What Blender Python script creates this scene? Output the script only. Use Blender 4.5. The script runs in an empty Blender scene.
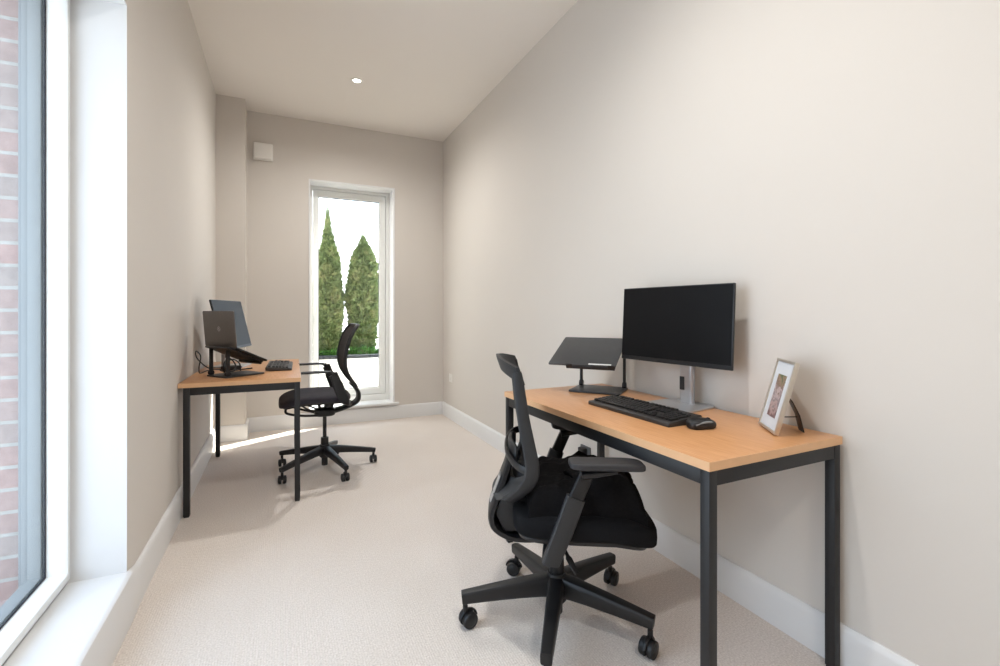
import bpy, bmesh, math, random
from mathutils import Vector, Matrix, Euler, noise

PI = math.pi
scene = bpy.context.scene
COL = scene.collection

# ------------------------------------------------------------------ camera
CAM_H = 1.121
cam_d = bpy.data.cameras.new('camera')
cam = bpy.data.objects.new('camera', cam_d)
COL.objects.link(cam)
cam.location = (0, 0, CAM_H)
cam.rotation_euler = (math.radians(90), 0, math.radians(-25.0))
cam_d.sensor_width = 36.0
cam_d.lens = 36.0 * 469.4 / 1000.0
cam_d.shift_y = -0.0216
cam_d.clip_start = 0.02
scene.camera = cam

# ------------------------------------------------------------------ view
vs = scene.view_settings
scene.display_settings.display_device = 'sRGB'
vs.view_transform = 'Standard'
vs.look = 'None'
vs.gamma = 1.0
vs.use_curve_mapping = False
vs.exposure = 0.0

# ------------------------------------------------------------------ world: pale bright sky
SKY = 4.0
w = bpy.data.worlds.new('sky')
scene.world = w
w.use_nodes = True
nt = w.node_tree
nt.nodes.clear()
o = nt.nodes.new('ShaderNodeOutputWorld')
bg = nt.nodes.new('ShaderNodeBackground')
tc = nt.nodes.new('ShaderNodeTexCoord')
sp = nt.nodes.new('ShaderNodeSeparateXYZ')
rp = nt.nodes.new('ShaderNodeValToRGB')
rp.color_ramp.elements[0].position = 0.0
rp.color_ramp.elements[0].color = (0.78, 0.87, 1.0, 1)
rp.color_ramp.elements[1].position = 0.7
rp.color_ramp.elements[1].color = (0.58, 0.75, 1.0, 1)
nt.links.new(tc.outputs['Generated'], sp.inputs[0])
nt.links.new(sp.outputs['Z'], rp.inputs[0])
nt.links.new(rp.outputs[0], bg.inputs[0])
nt.links.new(bg.outputs[0], o.inputs[0])
bg.inputs[1].default_value = SKY

# ------------------------------------------------------------------ sun
SUN_AZ = math.radians(30)      # angle off the far wall's plane
SUN_EL = math.radians(50)
sd = bpy.data.lights.new('sun', 'SUN')
sd.energy = 18.0
sd.angle = math.radians(0.6)
sd.color = (1.0, 0.95, 0.87)
so = bpy.data.objects.new('sun', sd)
COL.objects.link(so)
sdir = Vector((-math.cos(SUN_AZ) * math.cos(SUN_EL), -math.sin(SUN_AZ) * math.cos(SUN_EL), -math.sin(SUN_EL)))
so.rotation_euler = sdir.to_track_quat('-Z', 'Y').to_euler()
so.location = (6, 8, 8)

# ceiling lamps (built further down)
LAMP_W = 84.0
LAMP_COL = (1.0, 0.99, 0.965)
LAMPS = [(0.553, 3.91), (0.553, 1.15), (0.553, -0.7)]  # last entry is an unseen lamp, added to fill the room with light

# ================================================================== materials
def lin(c):
    return tuple((x / 12.92 if x <= 0.04045 else ((x + 0.055) / 1.055) ** 2.4) for x in c)

def rgb(r, g, b):
    return lin((r / 255, g / 255, b / 255)) + (1,)

def mat(name, color, rough=0.6, metal=0.0, nscale=0, namt=0.0, bump=0.0, bscale=200, spec=0.5, stretch=None, sheen=0.0, emit=None):
    m = bpy.data.materials.new(name)
    m.use_nodes = True
    t = m.node_tree
    b = t.nodes['Principled BSDF']
    b.inputs['Base Color'].default_value = color
    b.inputs['Roughness'].default_value = rough
    b.inputs['Metallic'].default_value = metal
    b.inputs['Specular IOR Level'].default_value = spec
    if sheen:
        b.inputs['Sheen Weight'].default_value = sheen
    if emit:
        b.inputs['Emission Color'].default_value = emit[0]
        b.inputs['Emission Strength'].default_value = emit[1]
    c = t.nodes.new('ShaderNodeTexCoord')
    mp = t.nodes.new('ShaderNodeMapping')
    t.links.new(c.outputs['Object'], mp.inputs[0])
    if stretch:
        mp.inputs['Scale'].default_value = stretch
    if nscale:
        n = t.nodes.new('ShaderNodeTexNoise')
        n.inputs['Scale'].default_value = nscale
        n.inputs['Detail'].default_value = 4
        t.links.new(mp.outputs[0], n.inputs['Vector'])
        r = t.nodes.new('ShaderNodeValToRGB')
        r.color_ramp.elements[0].position = 0.3
        r.color_ramp.elements[1].position = 0.7
        r.color_ramp.elements[0].color = tuple(x * (1 - namt) for x in color[:3]) + (1,)
        r.color_ramp.elements[1].color = tuple(min(1, x * (1 + namt)) for x in color[:3]) + (1,)
        t.links.new(n.outputs['Fac'], r.inputs[0])
        t.links.new(r.outputs[0], b.inputs['Base Color'])
    if bump:
        n2 = t.nodes.new('ShaderNodeTexNoise')
        n2.inputs['Scale'].default_value = bscale
        n2.inputs['Detail'].default_value = 3
        t.links.new(mp.outputs[0], n2.inputs['Vector'])
        bp = t.nodes.new('ShaderNodeBump')
        bp.inputs['Strength'].default_value = bump
        bp.inputs['Distance'].default_value = 0.004
        t.links.new(n2.outputs['Fac'], bp.inputs['Height'])
        t.links.new(bp.outputs[0], b.inputs['Normal'])
    return m

M = {}
M['wall'] = mat('wall_paint', rgb(217, 210, 202), 0.75, nscale=1.5, namt=0.01, bump=0.05, bscale=350, spec=0.25)
M['ceil'] = mat('ceiling_paint', rgb(238, 231, 223), 0.8, nscale=1.2, namt=0.008, spec=0.2)
M['trim'] = mat('white_satin_trim', rgb(228, 227, 226), 0.4, nscale=3, namt=0.01)
M['upvc'] = mat('white_window_frame', rgb(240, 240, 236), 0.3, nscale=3, namt=0.008)
M['rubber'] = mat('black_gasket', rgb(22, 24, 38), 0.5, nscale=30, namt=0.1)
M['alu'] = mat('grey_outer_frame', rgb(134, 138, 140), 0.45, metal=0.0, nscale=4, namt=0.02)
M['black_metal'] = mat('black_powder_coat', rgb(27, 27, 29), 0.5, nscale=60, namt=0.08, bump=0.03, bscale=700)
M['plastic'] = mat('black_plastic', rgb(20, 20, 22), 0.45, nscale=40, namt=0.08)
M['plastic_soft'] = mat('charcoal_plastic', rgb(38, 39, 41), 0.5, nscale=40, namt=0.06)
M['pad'] = mat('grey_armrest_pad', rgb(46, 45, 47), 0.55, nscale=40, namt=0.06)
M['fabric'] = mat('black_seat_fabric', rgb(20, 20, 22), 0.92, nscale=300, namt=0.2, bump=0.3, bscale=900, spec=0.15)
M['fabric_grey'] = mat('dark_grey_seat_fabric', rgb(60, 57, 63), 0.9, nscale=300, namt=0.2, bump=0.3, bscale=900, spec=0.2, sheen=0.1)
M['cloth'] = mat('black_cloth', rgb(17, 16, 17), 0.95, nscale=120, namt=0.25, bump=0.4, bscale=300, spec=0.12)
M['silver'] = mat('brushed_silver', rgb(196, 197, 200), 0.35, metal=0.75, nscale=8, namt=0.03, stretch=(1, 1, 30))
M['screen'] = mat('dark_screen', rgb(16, 16, 18), 0.4, nscale=6, namt=0.15, spec=0.16)
M['housing'] = mat('monitor_housing', rgb(20, 20, 22), 0.4, nscale=40, namt=0.06)
M['stand'] = mat('black_stand_metal', rgb(64, 65, 67), 0.42, metal=0.3, nscale=60, namt=0.05, bump=0.04, bscale=900)
M['lid'] = mat('laptop_silver_grey', rgb(112, 106, 102), 0.45, metal=0.5, nscale=60, namt=0.03)
M['emblem'] = mat('bright_metal_emblem', rgb(196, 192, 186), 0.3, metal=0.4, nscale=40, namt=0.02)
M['case'] = mat('keyboard_case', rgb(52, 50, 49), 0.4, nscale=40, namt=0.06)
M['key'] = mat('black_keycap', rgb(18, 18, 20), 0.45, nscale=60, namt=0.1)
M['sticker'] = mat('white_sticker', rgb(225, 225, 222), 0.6, nscale=60, namt=0.02)
M['mount'] = mat('white_picture_mount', rgb(212, 215, 219), 0.6, nscale=30, namt=0.01)
M['frame_silver'] = mat('pale_metal_frame', rgb(206, 198, 186), 0.28, metal=0.7, nscale=20, namt=0.02)
M['white_plastic'] = mat('white_plastic', rgb(236, 232, 226), 0.45, nscale=20, namt=0.01)
M['grey_plug'] = mat('grey_plug_plastic', rgb(92, 92, 92), 0.5, nscale=20, namt=0.05)
M['blue_plug'] = mat('blue_plug_plastic', rgb(60, 74, 130), 0.5, nscale=20, namt=0.05)
M['render_white'] = mat('white_render', rgb(238, 238, 236), 0.9, nscale=4, namt=0.02, bump=0.1, bscale=90)
M['coping'] = mat('grey_coping', rgb(44, 48, 54), 0.7, nscale=10, namt=0.08)
M['paving'] = mat('pale_paving', rgb(214, 210, 202), 0.85, nscale=6, namt=0.05)
M['soil'] = mat('dark_soil', rgb(54, 44, 36), 1.0, nscale=30, namt=0.3, bump=0.5, bscale=40)
M['trunk'] = mat('brown_bark', rgb(92, 70, 52), 0.9, nscale=30, namt=0.3, bump=0.5, bscale=60)
M['glow'] = mat('lamp_lens', rgb(255, 250, 240), 0.4, nscale=5, namt=0.0, emit=((1, 0.93, 0.82, 1), 9.0))

def beech():
    m = mat('beech_laminate', rgb(208, 152, 104), 0.32, spec=0.5)
    t = m.node_tree
    b = t.nodes['Principled BSDF']
    c = t.nodes.new('ShaderNodeTexCoord')
    mp = t.nodes.new('ShaderNodeMapping')
    mp.inputs['Scale'].default_value = (26, 1.6, 26)
    n = t.nodes.new('ShaderNodeTexNoise')
    n.inputs['Scale'].default_value = 6
    n.inputs['Detail'].default_value = 6
    r = t.nodes.new('ShaderNodeValToRGB')
    r.color_ramp.elements[0].position = 0.35
    r.color_ramp.elements[0].color = rgb(202, 145, 97)
    r.color_ramp.elements[1].position = 0.7
    r.color_ramp.elements[1].color = rgb(216, 162, 114)
    t.links.new(c.outputs['Object'], mp.inputs[0])
    t.links.new(mp.outputs[0], n.inputs['Vector'])
    t.links.new(n.outputs['Fac'], r.inputs[0])
    t.links.new(r.outputs[0], b.inputs['Base Color'])
    return m
M['beech'] = beech()
M['beech_edge'] = mat('beech_edging', rgb(224, 178, 134), 0.4, nscale=30, namt=0.03)

def carpet():
    m = mat('cream_carpet', rgb(214, 201, 190), 0.95, spec=0.1)
    t = m.node_tree
    b = t.nodes['Principled BSDF']
    c = t.nodes.new('ShaderNodeTexCoord')
    n1 = t.nodes.new('ShaderNodeTexNoise'); n1.inputs['Scale'].default_value = 160; n1.inputs['Detail'].default_value = 3
    n2 = t.nodes.new('ShaderNodeTexNoise'); n2.inputs['Scale'].default_value = 1.6; n2.inputs['Detail'].default_value = 3
    wv = t.nodes.new('ShaderNodeTexWave'); wv.inputs['Scale'].default_value = 38; wv.bands_direction = 'X'
    wv.inputs['Distortion'].default_value = 1.2; wv.inputs['Detail'].default_value = 2; wv.inputs['Detail Scale'].default_value = 6
    for n in (n1, n2, wv):
        t.links.new(c.outputs['Object'], n.inputs['Vector'])
    r1 = t.nodes.new('ShaderNodeValToRGB')
    r1.color_ramp.elements[0].position = 0.3; r1.color_ramp.elements[0].color = rgb(209, 198, 189)
    r1.color_ramp.elements[1].position = 0.7; r1.color_ramp.elements[1].color = rgb(236, 227, 219)
    t.links.new(n1.outputs['Fac'], r1.inputs[0])
    mx = t.nodes.new('ShaderNodeMixRGB'); mx.blend_type = 'MULTIPLY'; mx.inputs[0].default_value = 1
    r2 = t.nodes.new('ShaderNodeValToRGB')
    r2.color_ramp.elements[0].position = 0.35; r2.color_ramp.elements[0].color = (0.96, 0.95, 0.94, 1)
    r2.color_ramp.elements[1].position = 0.65; r2.color_ramp.elements[1].color = (1, 1, 1, 1)
    t.links.new(n2.outputs['Fac'], r2.inputs[0])
    t.links.new(r1.outputs[0], mx.inputs[1]); t.links.new(r2.outputs[0], mx.inputs[2])
    t.links.new(mx.outputs[0], b.inputs['Base Color'])
    ad = t.nodes.new('ShaderNodeMath'); ad.operation = 'ADD'
    t.links.new(n1.outputs['Fac'], ad.inputs[0]); t.links.new(wv.outputs['Fac'], ad.inputs[1])
    bp = t.nodes.new('ShaderNodeBump'); bp.inputs['Strength'].default_value = 0.3; bp.inputs['Distance'].default_value = 0.004
    t.links.new(ad.outputs[0], bp.inputs['Height']); t.links.new(bp.outputs[0], b.inputs['Normal'])
    return m
M['carpet'] = carpet()

def brick():
    m = mat('pale_brick', rgb(190, 160, 150), 0.9, spec=0.2)
    t = m.node_tree
    b = t.nodes['Principled BSDF']
    c = t.nodes.new('ShaderNodeTexCoord')
    s = t.nodes.new('ShaderNodeSeparateXYZ')
    ad = t.nodes.new('ShaderNodeMath'); ad.operation = 'ADD'
    cb = t.nodes.new('ShaderNodeCombineXYZ')
    t.links.new(c.outputs['Object'], s.inputs[0])
    t.links.new(s.outputs['X'], ad.inputs[0]); t.links.new(s.outputs['Y'], ad.inputs[1])
    t.links.new(ad.outputs[0], cb.inputs['X']); t.links.new(s.outputs['Z'], cb.inputs['Y'])
    br = t.nodes.new('ShaderNodeTexBrick')
    br.inputs['Scale'].default_value = 1.0
    br.inputs['Brick Width'].default_value = 0.225
    br.inputs['Row Height'].default_value = 0.075
    br.inputs['Mortar Size'].default_value = 0.006
    br.inputs['Color1'].default_value = rgb(172, 145, 139)
    br.inputs['Color2'].default_value = rgb(164, 152, 147)
    br.inputs['Mortar'].default_value = rgb(178, 175, 170)
    t.links.new(cb.outputs[0], br.inputs['Vector'])
    n = t.nodes.new('ShaderNodeTexNoise'); n.inputs['Scale'].default_value = 25
    t.links.new(c.outputs['Object'], n.inputs['Vector'])
    mx = t.nodes.new('ShaderNodeMixRGB'); mx.blend_type = 'OVERLAY'; mx.inputs[0].default_value = 0.25
    t.links.new(br.outputs['Color'], mx.inputs[1]); t.links.new(n.outputs['Fac'], mx.inputs[2])
    t.links.new(mx.outputs[0], b.inputs['Base Color'])
    bp = t.nodes.new('ShaderNodeBump'); bp.inputs['Strength'].default_value = 0.4; bp.inputs['Distance'].default_value = 0.004
    bp.invert = True
    t.links.new(br.outputs['Fac'], bp.inputs['Height']); t.links.new(bp.outputs[0], b.inputs['Normal'])
    return m
M['brick'] = brick()

def glass(name, refl=0.06):
    m = bpy.data.materials.new(name)
    m.use_nodes = True
    t = m.node_tree
    t.nodes.clear()
    o = t.nodes.new('ShaderNodeOutputMaterial')
    mx = t.nodes.new('ShaderNodeMixShader')
    tr = t.nodes.new('ShaderNodeBsdfTransparent'); tr.inputs[0].default_value = (0.96, 0.98, 0.975, 1)
    gl = t.nodes.new('ShaderNodeBsdfGlossy'); gl.inputs['Roughness'].default_value = 0.02
    lw = t.nodes.new('ShaderNodeLayerWeight'); lw.inputs['Blend'].default_value = 0.5
    pw = t.nodes.new('ShaderNodeMath'); pw.operation = 'POWER'; pw.inputs[1].default_value = 5.0
    ma = t.nodes.new('ShaderNodeMath'); ma.operation = 'MULTIPLY_ADD'; ma.inputs[1].default_value = 0.45; ma.inputs[2].default_value = 0.03
    t.links.new(lw.outputs['Facing'], pw.inputs[0])
    t.links.new(pw.outputs[0], ma.inputs[0])
    t.links.new(ma.outputs[0], mx.inputs[0])
    t.links.new(tr.outputs[0], mx.inputs[1]); t.links.new(gl.outputs[0], mx.inputs[2])
    t.links.new(mx.outputs[0], o.inputs[0])
    return m
M['glass'] = glass('window_glass')

def mesh_fabric(name, col):
    m = mat(name, col, 0.7, spec=0.3)
    t = m.node_tree
    b = t.nodes['Principled BSDF']
    c = t.nodes.new('ShaderNodeTexCoord')
    v = t.nodes.new('ShaderNodeTexVoronoi'); v.inputs['Scale'].default_value = 260
    t.links.new(c.outputs['Object'], v.inputs['Vector'])
    r = t.nodes.new('ShaderNodeValToRGB')
    r.color_ramp.elements[0].position = 0.2; r.color_ramp.elements[0].color = tuple(x * 0.5 for x in col[:3]) + (1,)
    r.color_ramp.elements[1].position = 0.6; r.color_ramp.elements[1].color = tuple(x * 1.3 for x in col[:3]) + (1,)
    t.links.new(v.outputs['Distance'], r.inputs[0]); t.links.new(r.outputs[0], b.inputs['Base Color'])
    return m
M['mesh'] = mesh_fabric('black_chair_mesh', rgb(40, 39, 41))
M['mesh_brown'] = mesh_fabric('charcoal_chair_mesh', rgb(58, 54, 54))

def foliage(name, c0, c1, c2):
    m = mat(name, c1, 0.7, spec=0.2)
    t = m.node_tree
    b = t.nodes['Principled BSDF']
    c = t.nodes.new('ShaderNodeTexCoord')
    n = t.nodes.new('ShaderNodeTexNoise'); n.inputs['Scale'].default_value = 9; n.inputs['Detail'].default_value = 5
    t.links.new(c.outputs['Object'], n.inputs['Vector'])
    r = t.nodes.new('ShaderNodeValToRGB')
    r.color_ramp.elements[0].position = 0.3; r.color_ramp.elements[0].color = c0
    r.color_ramp.elements[1].position = 0.72; r.color_ramp.elements[1].color = c2
    e = r.color_ramp.elements.new(0.5); e.color = c1
    t.links.new(n.outputs['Fac'], r.inputs[0]); t.links.new(r.outputs[0], b.inputs['Base Color'])
    b.inputs['Subsurface Weight'].default_value = 0.0
    return m
M['conifer'] = foliage('conifer_green', rgb(98, 114, 74), rgb(124, 140, 92), rgb(160, 160, 114))
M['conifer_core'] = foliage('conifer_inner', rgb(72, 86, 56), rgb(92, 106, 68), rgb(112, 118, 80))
M['shrub'] = foliage('low_plant_green', rgb(48, 84, 40), rgb(78, 122, 54), rgb(120, 160, 80))

def photo_mat():
    m = mat('family_photo_print', rgb(150, 120, 110), 0.35)
    t = m.node_tree
    b = t.nodes['Principled BSDF']
    c = t.nodes.new('ShaderNodeTexCoord')
    s = t.nodes.new('ShaderNodeSeparateXYZ')
    t.links.new(c.outputs['Object'], s.inputs[0])
    mr = t.nodes.new('ShaderNodeMapRange')
    mr.inputs['From Min'].default_value = 0.05; mr.inputs['From Max'].default_value = 0.19
    t.links.new(s.outputs['Z'], mr.inputs[0])
    n = t.nodes.new('ShaderNodeTexNoise'); n.inputs['Scale'].default_value = 55; n.inputs['Detail'].default_value = 2
    t.links.new(c.outputs['Object'], n.inputs['Vector'])
    ad = t.nodes.new('ShaderNodeMath'); ad.operation = 'MULTIPLY_ADD'
    ad.inputs[1].default_value = 0.9; ad.inputs[2].default_value = -0.45
    t.links.new(n.outputs['Fac'], ad.inputs[0])
    a2 = t.nodes.new('ShaderNodeMath'); a2.operation = 'ADD'
    t.links.new(mr.outputs[0], a2.inputs[0]); t.links.new(ad.outputs[0], a2.inputs[1])
    r = t.nodes.new('ShaderNodeValToRGB')
    r.color_ramp.elements[0].position = 0.0; r.color_ramp.elements[0].color = rgb(120, 92, 92)
    r.color_ramp.elements[1].position = 1.0; r.color_ramp.elements[1].color = rgb(92, 104, 72)
    for p, q in ((0.2, rgb(186, 158, 152)), (0.38, rgb(128, 116, 118)), (0.55, rgb(196, 176, 174)), (0.72, rgb(120, 96, 84)), (0.85, rgb(160, 136, 112))):
        e = r.color_ramp.elements.new(p); e.color = q
    t.links.new(a2.outputs[0], r.inputs[0]); t.links.new(r.outputs[0], b.inputs['Base Color'])
    return m
M['photo'] = photo_mat()

# ================================================================== mesh helpers
class MB:
    """collects shapes and links them as ONE mesh object"""
    def __init__(self):
        self.bm = bmesh.new()

    def _take(self, t, xf=None):
        if xf is not None:
            t.transform(xf)
        me = bpy.data.meshes.new('tmp')
        t.to_mesh(me); t.free()
        self.bm.from_mesh(me)
        bpy.data.meshes.remove(me)
        return self

    def box(self, x0, x1, y0, y1, z0, z1, bev=0.0, seg=2, xf=None):
        t = bmesh.new()
        bmesh.ops.create_cube(t, size=1)
        t.transform(Matrix.Translation(((x0 + x1) / 2, (y0 + y1) / 2, (z0 + z1) / 2)) @ Matrix.Diagonal((x1 - x0, y1 - y0, z1 - z0, 1)))
        if bev:
            bmesh.ops.bevel(t, geom=t.edges[:], offset=bev, segments=seg, profile=0.5, affect='EDGES')
        return self._take(t, xf)

    def cyl(self, p0, p1, r0, r1=None, seg=20, bev=0.0):
        r1 = r0 if r1 is None else r1
        p0, p1 = Vector(p0), Vector(p1)
        t = bmesh.new()
        bmesh.ops.create_cone(t, cap_ends=True, segments=seg, radius1=r0, radius2=r1, depth=(p1 - p0).length)
        if bev:
            es = [e for e in t.edges if any(len(f.verts) > 4 for f in e.link_faces)]
            bmesh.ops.bevel(t, geom=es, offset=bev, segments=2, profile=0.5, affect='EDGES')
        q = (p1 - p0).to_track_quat('Z', 'Y').to_matrix().to_4x4()
        return self._take(t, Matrix.Translation((p0 + p1) / 2) @ q)

    def prism(self, poly, h0, h1, axis='z', bev=0.0, seg=2, xf=None):
        """polygon extruded along axis; poly in the two other axes (x,y)/(x,z)/(y,z)"""
        t = bmesh.new()
        def P(a, b, h):
            return {'z': (a, b, h), 'y': (a, h, b), 'x': (h, a, b)}[axis]
        lo = [t.verts.new(P(a, b, h0)) for a, b in poly]
        hi = [t.verts.new(P(a, b, h1)) for a, b in poly]
        t.faces.new(lo); t.faces.new(hi)
        n = len(poly)
        for i in range(n):
            t.faces.new((lo[i], lo[(i + 1) % n], hi[(i + 1) % n], hi[i]))
        bmesh.ops.recalc_face_normals(t, faces=t.faces[:])
        if bev:
            bmesh.ops.bevel(t, geom=t.edges[:], offset=bev, segments=seg, profile=0.5, affect='EDGES')
        return self._take(t, xf)

    def lathe(self, prof, seg=28, xf=None):
        t = bmesh.new()
        rings = []
        for r, z in prof:
            rings.append([t.verts.new((max(r, 1e-5) * math.cos(2 * PI * k / seg), max(r, 1e-5) * math.sin(2 * PI * k / seg), z)) for k in range(seg)])
        for a, b in zip(rings, rings[1:]):
            for k in range(seg):
                t.faces.new((a[k], a[(k + 1) % seg], b[(k + 1) % seg], b[k]))
        t.faces.new(rings[0][::-1]); t.faces.new(rings[-1])
        bmesh.ops.recalc_face_normals(t, faces=t.faces[:])
        return self._take(t, xf)

    def sweep(self, path, ref, a, b, n=12, e=2.0, closed=False, xf=None):
        """superellipse section (half size a along ref, b across) along a path"""
        path = [Vector(p) for p in path]
        ref = Vector(ref)
        N = len(path)
        aa = a if isinstance(a, (list, tuple)) else [a] * N
        bb = b if isinstance(b, (list, tuple)) else [b] * N
        t = bmesh.new()
        rings = []
        for i, p in enumerate(path):
            if closed:
                T = path[(i + 1) % N] - path[i - 1]
            else:
                T = path[min(i + 1, N - 1)] - path[max(i - 1, 0)]
            T.normalize()
            U = ref - T * ref.dot(T)
            U.normalize()
            V = T.cross(U)
            ring = []
            for k in range(n):
                th = 2 * PI * (k + 0.5) / n
                c, s = math.cos(th), math.sin(th)
                c = math.copysign(abs(c) ** (2 / e), c); s = math.copysign(abs(s) ** (2 / e), s)
                ring.append(t.verts.new(p + U * aa[i] * c + V * bb[i] * s))
            rings.append(ring)
        pairs = list(zip(rings, rings[1:]))
        if closed:
            pairs.append((rings[-1], rings[0]))
        for A, B in pairs:
            for k in range(n):
                t.faces.new((A[k], A[(k + 1) % n], B[(k + 1) % n], B[k]))
        if not closed:
            t.faces.new(rings[0][::-1]); t.faces.new(rings[-1])
        bmesh.ops.recalc_face_normals(t, faces=t.faces[:])
        return self._take(t, xf)

    def tube(self, path, r, n=10, closed=False):
        p = [Vector(q) for q in path]
        d = (p[-1] - p[0])
        ref = Vector((0.123, 0.31, 1)) if abs(d.normalized().z if d.length else 0) < 0.8 else Vector((1, 0.2, 0.1))
        return self.sweep(path, ref, r, r, n, 2.0, closed)

    def sup(self, rx, ry, rz, e1=0.4, e2=0.4, nu=40, nv=20, fn=None, xf=None):
        """superellipsoid, optional deformation"""
        t = bmesh.new()
        def pw(v, e):
            return math.copysign(abs(v) ** e, v)
        rings = []
        for j in range(1, nv):
            ph = -PI / 2 + PI * j / nv
            ring = []
            for k in range(nu):
                th = 2 * PI * k / nu
                p = Vector((rx * pw(math.cos(ph), e1) * pw(math.cos(th), e2), ry * pw(math.cos(ph), e1) * pw(math.sin(th), e2), rz * pw(math.sin(ph), e1)))
                ring.append(t.verts.new(fn(p) if fn else p))
            rings.append(ring)
        for A, B in zip(rings, rings[1:]):
            for k in range(nu):
                t.faces.new((A[k], A[(k + 1) % nu], B[(k + 1) % nu], B[k]))
        for ring, z in ((rings[0], -rz), (rings[-1], rz)):
            p = Vector((0, 0, z)); v = t.verts.new(fn(p) if fn else p)
            for k in range(nu):
                t.faces.new((ring[k], ring[(k + 1) % nu], v))
        bmesh.ops.recalc_face_normals(t, faces=t.faces[:])
        return self._take(t, xf)

    def sheet(self, fn, nu, nv, th, nrm):
        """closed thin curved panel: fn(u,v) point for u,v in 0..1, thickness along nrm"""
        t = bmesh.new()
        nrm = Vector(nrm)
        A = [[t.verts.new(Vector(fn(i / nu, j / nv)) + nrm * th / 2) for j in range(nv + 1)] for i in range(nu + 1)]
        B = [[t.verts.new(Vector(fn(i / nu, j / nv)) - nrm * th / 2) for j in range(nv + 1)] for i in range(nu + 1)]
        for i in range(nu):
            for j in range(nv):
                t.faces.new((A[i][j], A[i + 1][j], A[i + 1][j + 1], A[i][j + 1]))
                t.faces.new((B[i][j], B[i][j + 1], B[i + 1][j + 1], B[i + 1][j]))
        for i in range(nu):
            t.faces.new((A[i][0], B[i][0], B[i + 1][0], A[i + 1][0]))
            t.faces.new((A[i][nv], A[i + 1][nv], B[i + 1][nv], B[i][nv]))
        for j in range(nv):
            t.faces.new((A[0][j], A[0][j + 1], B[0][j + 1], B[0][j]))
            t.faces.new((A[nu][j], B[nu][j], B[nu][j + 1], A[nu][j + 1]))
        bmesh.ops.recalc_face_normals(t, faces=t.faces[:])
        return self._take(t)

    def ring(self, plane, o, i, d0, d1, bev=0.0):
        """rectangular frame: o=(a0,a1,z0,z1) outer, i inner; plane 'x' (a=y) or 'y' (a=x); depth d0..d1"""
        t = bmesh.new()
        def P(a, z, d):
            return (d, a, z) if plane == 'x' else (a, d, z)
        def loop(r, d):
            return [t.verts.new(P(*q, d)) for q in ((r[0], r[2]), (r[1], r[2]), (r[1], r[3]), (r[0], r[3]))]
        O0, O1, I0, I1 = loop(o, d0), loop(o, d1), loop(i, d0), loop(i, d1)
        for k in range(4):
            m = (k + 1) % 4
            t.faces.new((O0[k], O0[m], O1[m], O1[k]))
            t.faces.new((I0[k], I0[m], I1[m], I1[k]))
            t.faces.new((O0[k], O0[m], I0[m], I0[k]))
            t.faces.new((O1[k], O1[m], I1[m], I1[k]))
        bmesh.ops.recalc_face_normals(t, faces=t.faces[:])
        if bev:
            es = [e for e in t.edges if e.calc_face_angle(0) > 0.5]
            bmesh.ops.bevel(t, geom=es, offset=bev, segments=2, profile=0.5, affect='EDGES')
        return self._take(t)

    def build(self, name, m, parent=None, smooth=True, label=None):
        me = bpy.data.meshes.new(name)
        self.bm.to_mesh(me); self.bm.free()
        me.materials.append(m)
        if smooth:
            for p in me.polygons:
                p.use_smooth = True
            me.set_sharp_from_angle(angle=math.radians(32))
        ob = bpy.data.objects.new(name, me)
        COL.objects.link(ob)
        if parent is not None:
            ob.parent = parent
        if label:
            ob['label'] = label
        return ob

def catmull(pts, n=8, closed=False):
    pts = [Vector(p) for p in pts]
    N = len(pts)
    out = []
    rng = range(N if closed else N - 1)
    for i in rng:
        if closed:
            p0, p1, p2, p3 = pts[i - 1], pts[i], pts[(i + 1) % N], pts[(i + 2) % N]
        else:
            p0, p1, p2, p3 = pts[max(i - 1, 0)], pts[i], pts[i + 1], pts[min(i + 2, N - 1)]
        for k in range(n):
            t = k / n
            out.append(0.5 * ((2 * p1) + (p2 - p0) * t + (2 * p0 - 5 * p1 + 4 * p2 - p3) * t * t + (3 * p1 - p0 - 3 * p2 + p3) * t ** 3))
    if not closed:
        out.append(pts[-1])
    return out

def interp(tab, x):
    tab = sorted(tab)
    if x <= tab[0][0]:
        return tab[0][1]
    for (a, fa), (b, fb) in zip(tab, tab[1:]):
        if x <= b:
            t = (x - a) / (b - a)
            return fa + (fb - fa) * t
    return tab[-1][1]

def rrect(x0, x1, y0, y1, r, n=5):
    pts = []
    for cx, cy, a0 in ((x1 - r, y1 - r, 0), (x0 + r, y1 - r, 90), (x0 + r, y0 + r, 180), (x1 - r, y0 + r, 270)):
        for k in range(n + 1):
            a = math.radians(a0 + 90 * k / n)
            pts.append((cx + r * math.cos(a), cy + r * math.sin(a)))
    return pts

def tag(ob, label, cat, group=None):
    ob['label'] = label
    ob['category'] = cat
    if group:
        ob['group'] = group
    return ob

def thing(name, label, cat, loc=(0, 0, 0), rz=0.0, group=None):
    ob = bpy.data.objects.new(name, None)
    ob.empty_display_size = 0.1
    COL.objects.link(ob)
    ob.location = loc
    ob.rotation_euler = (0, 0, rz)
    return tag(ob, label, cat, group)

def struct(ob, label=None):
    ob['kind'] = 'structure'
    if label:
        ob['label'] = label
    return ob

def kids(o):
    return [c for c in bpy.data.objects if c.parent == o]

def copy_tree(o, parent=None):
    c = o.copy()
    COL.objects.link(c)
    if parent is not None:
        c.parent = parent
    for ch in kids(o):
        copy_tree(ch, c)
    return c

# ================================================================== room shell
XL, XR, YF, YB, H = -0.507, 1.608, 4.925, -1.7, 2.98
# floor and ceiling
struct(MB().box(XL - 0.29, XR + 0.2, YB - 0.2, YF + 0.2, -0.12, 0).build('floor', M['carpet'], smooth=False), 'cream looped pile carpet')
struct(MB().box(XL - 0.29, XR + 0.2, YB - 0.2, YF + 0.35, H, H + 0.2).build('ceiling', M['ceil'], smooth=False), 'plain off white ceiling')
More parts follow.
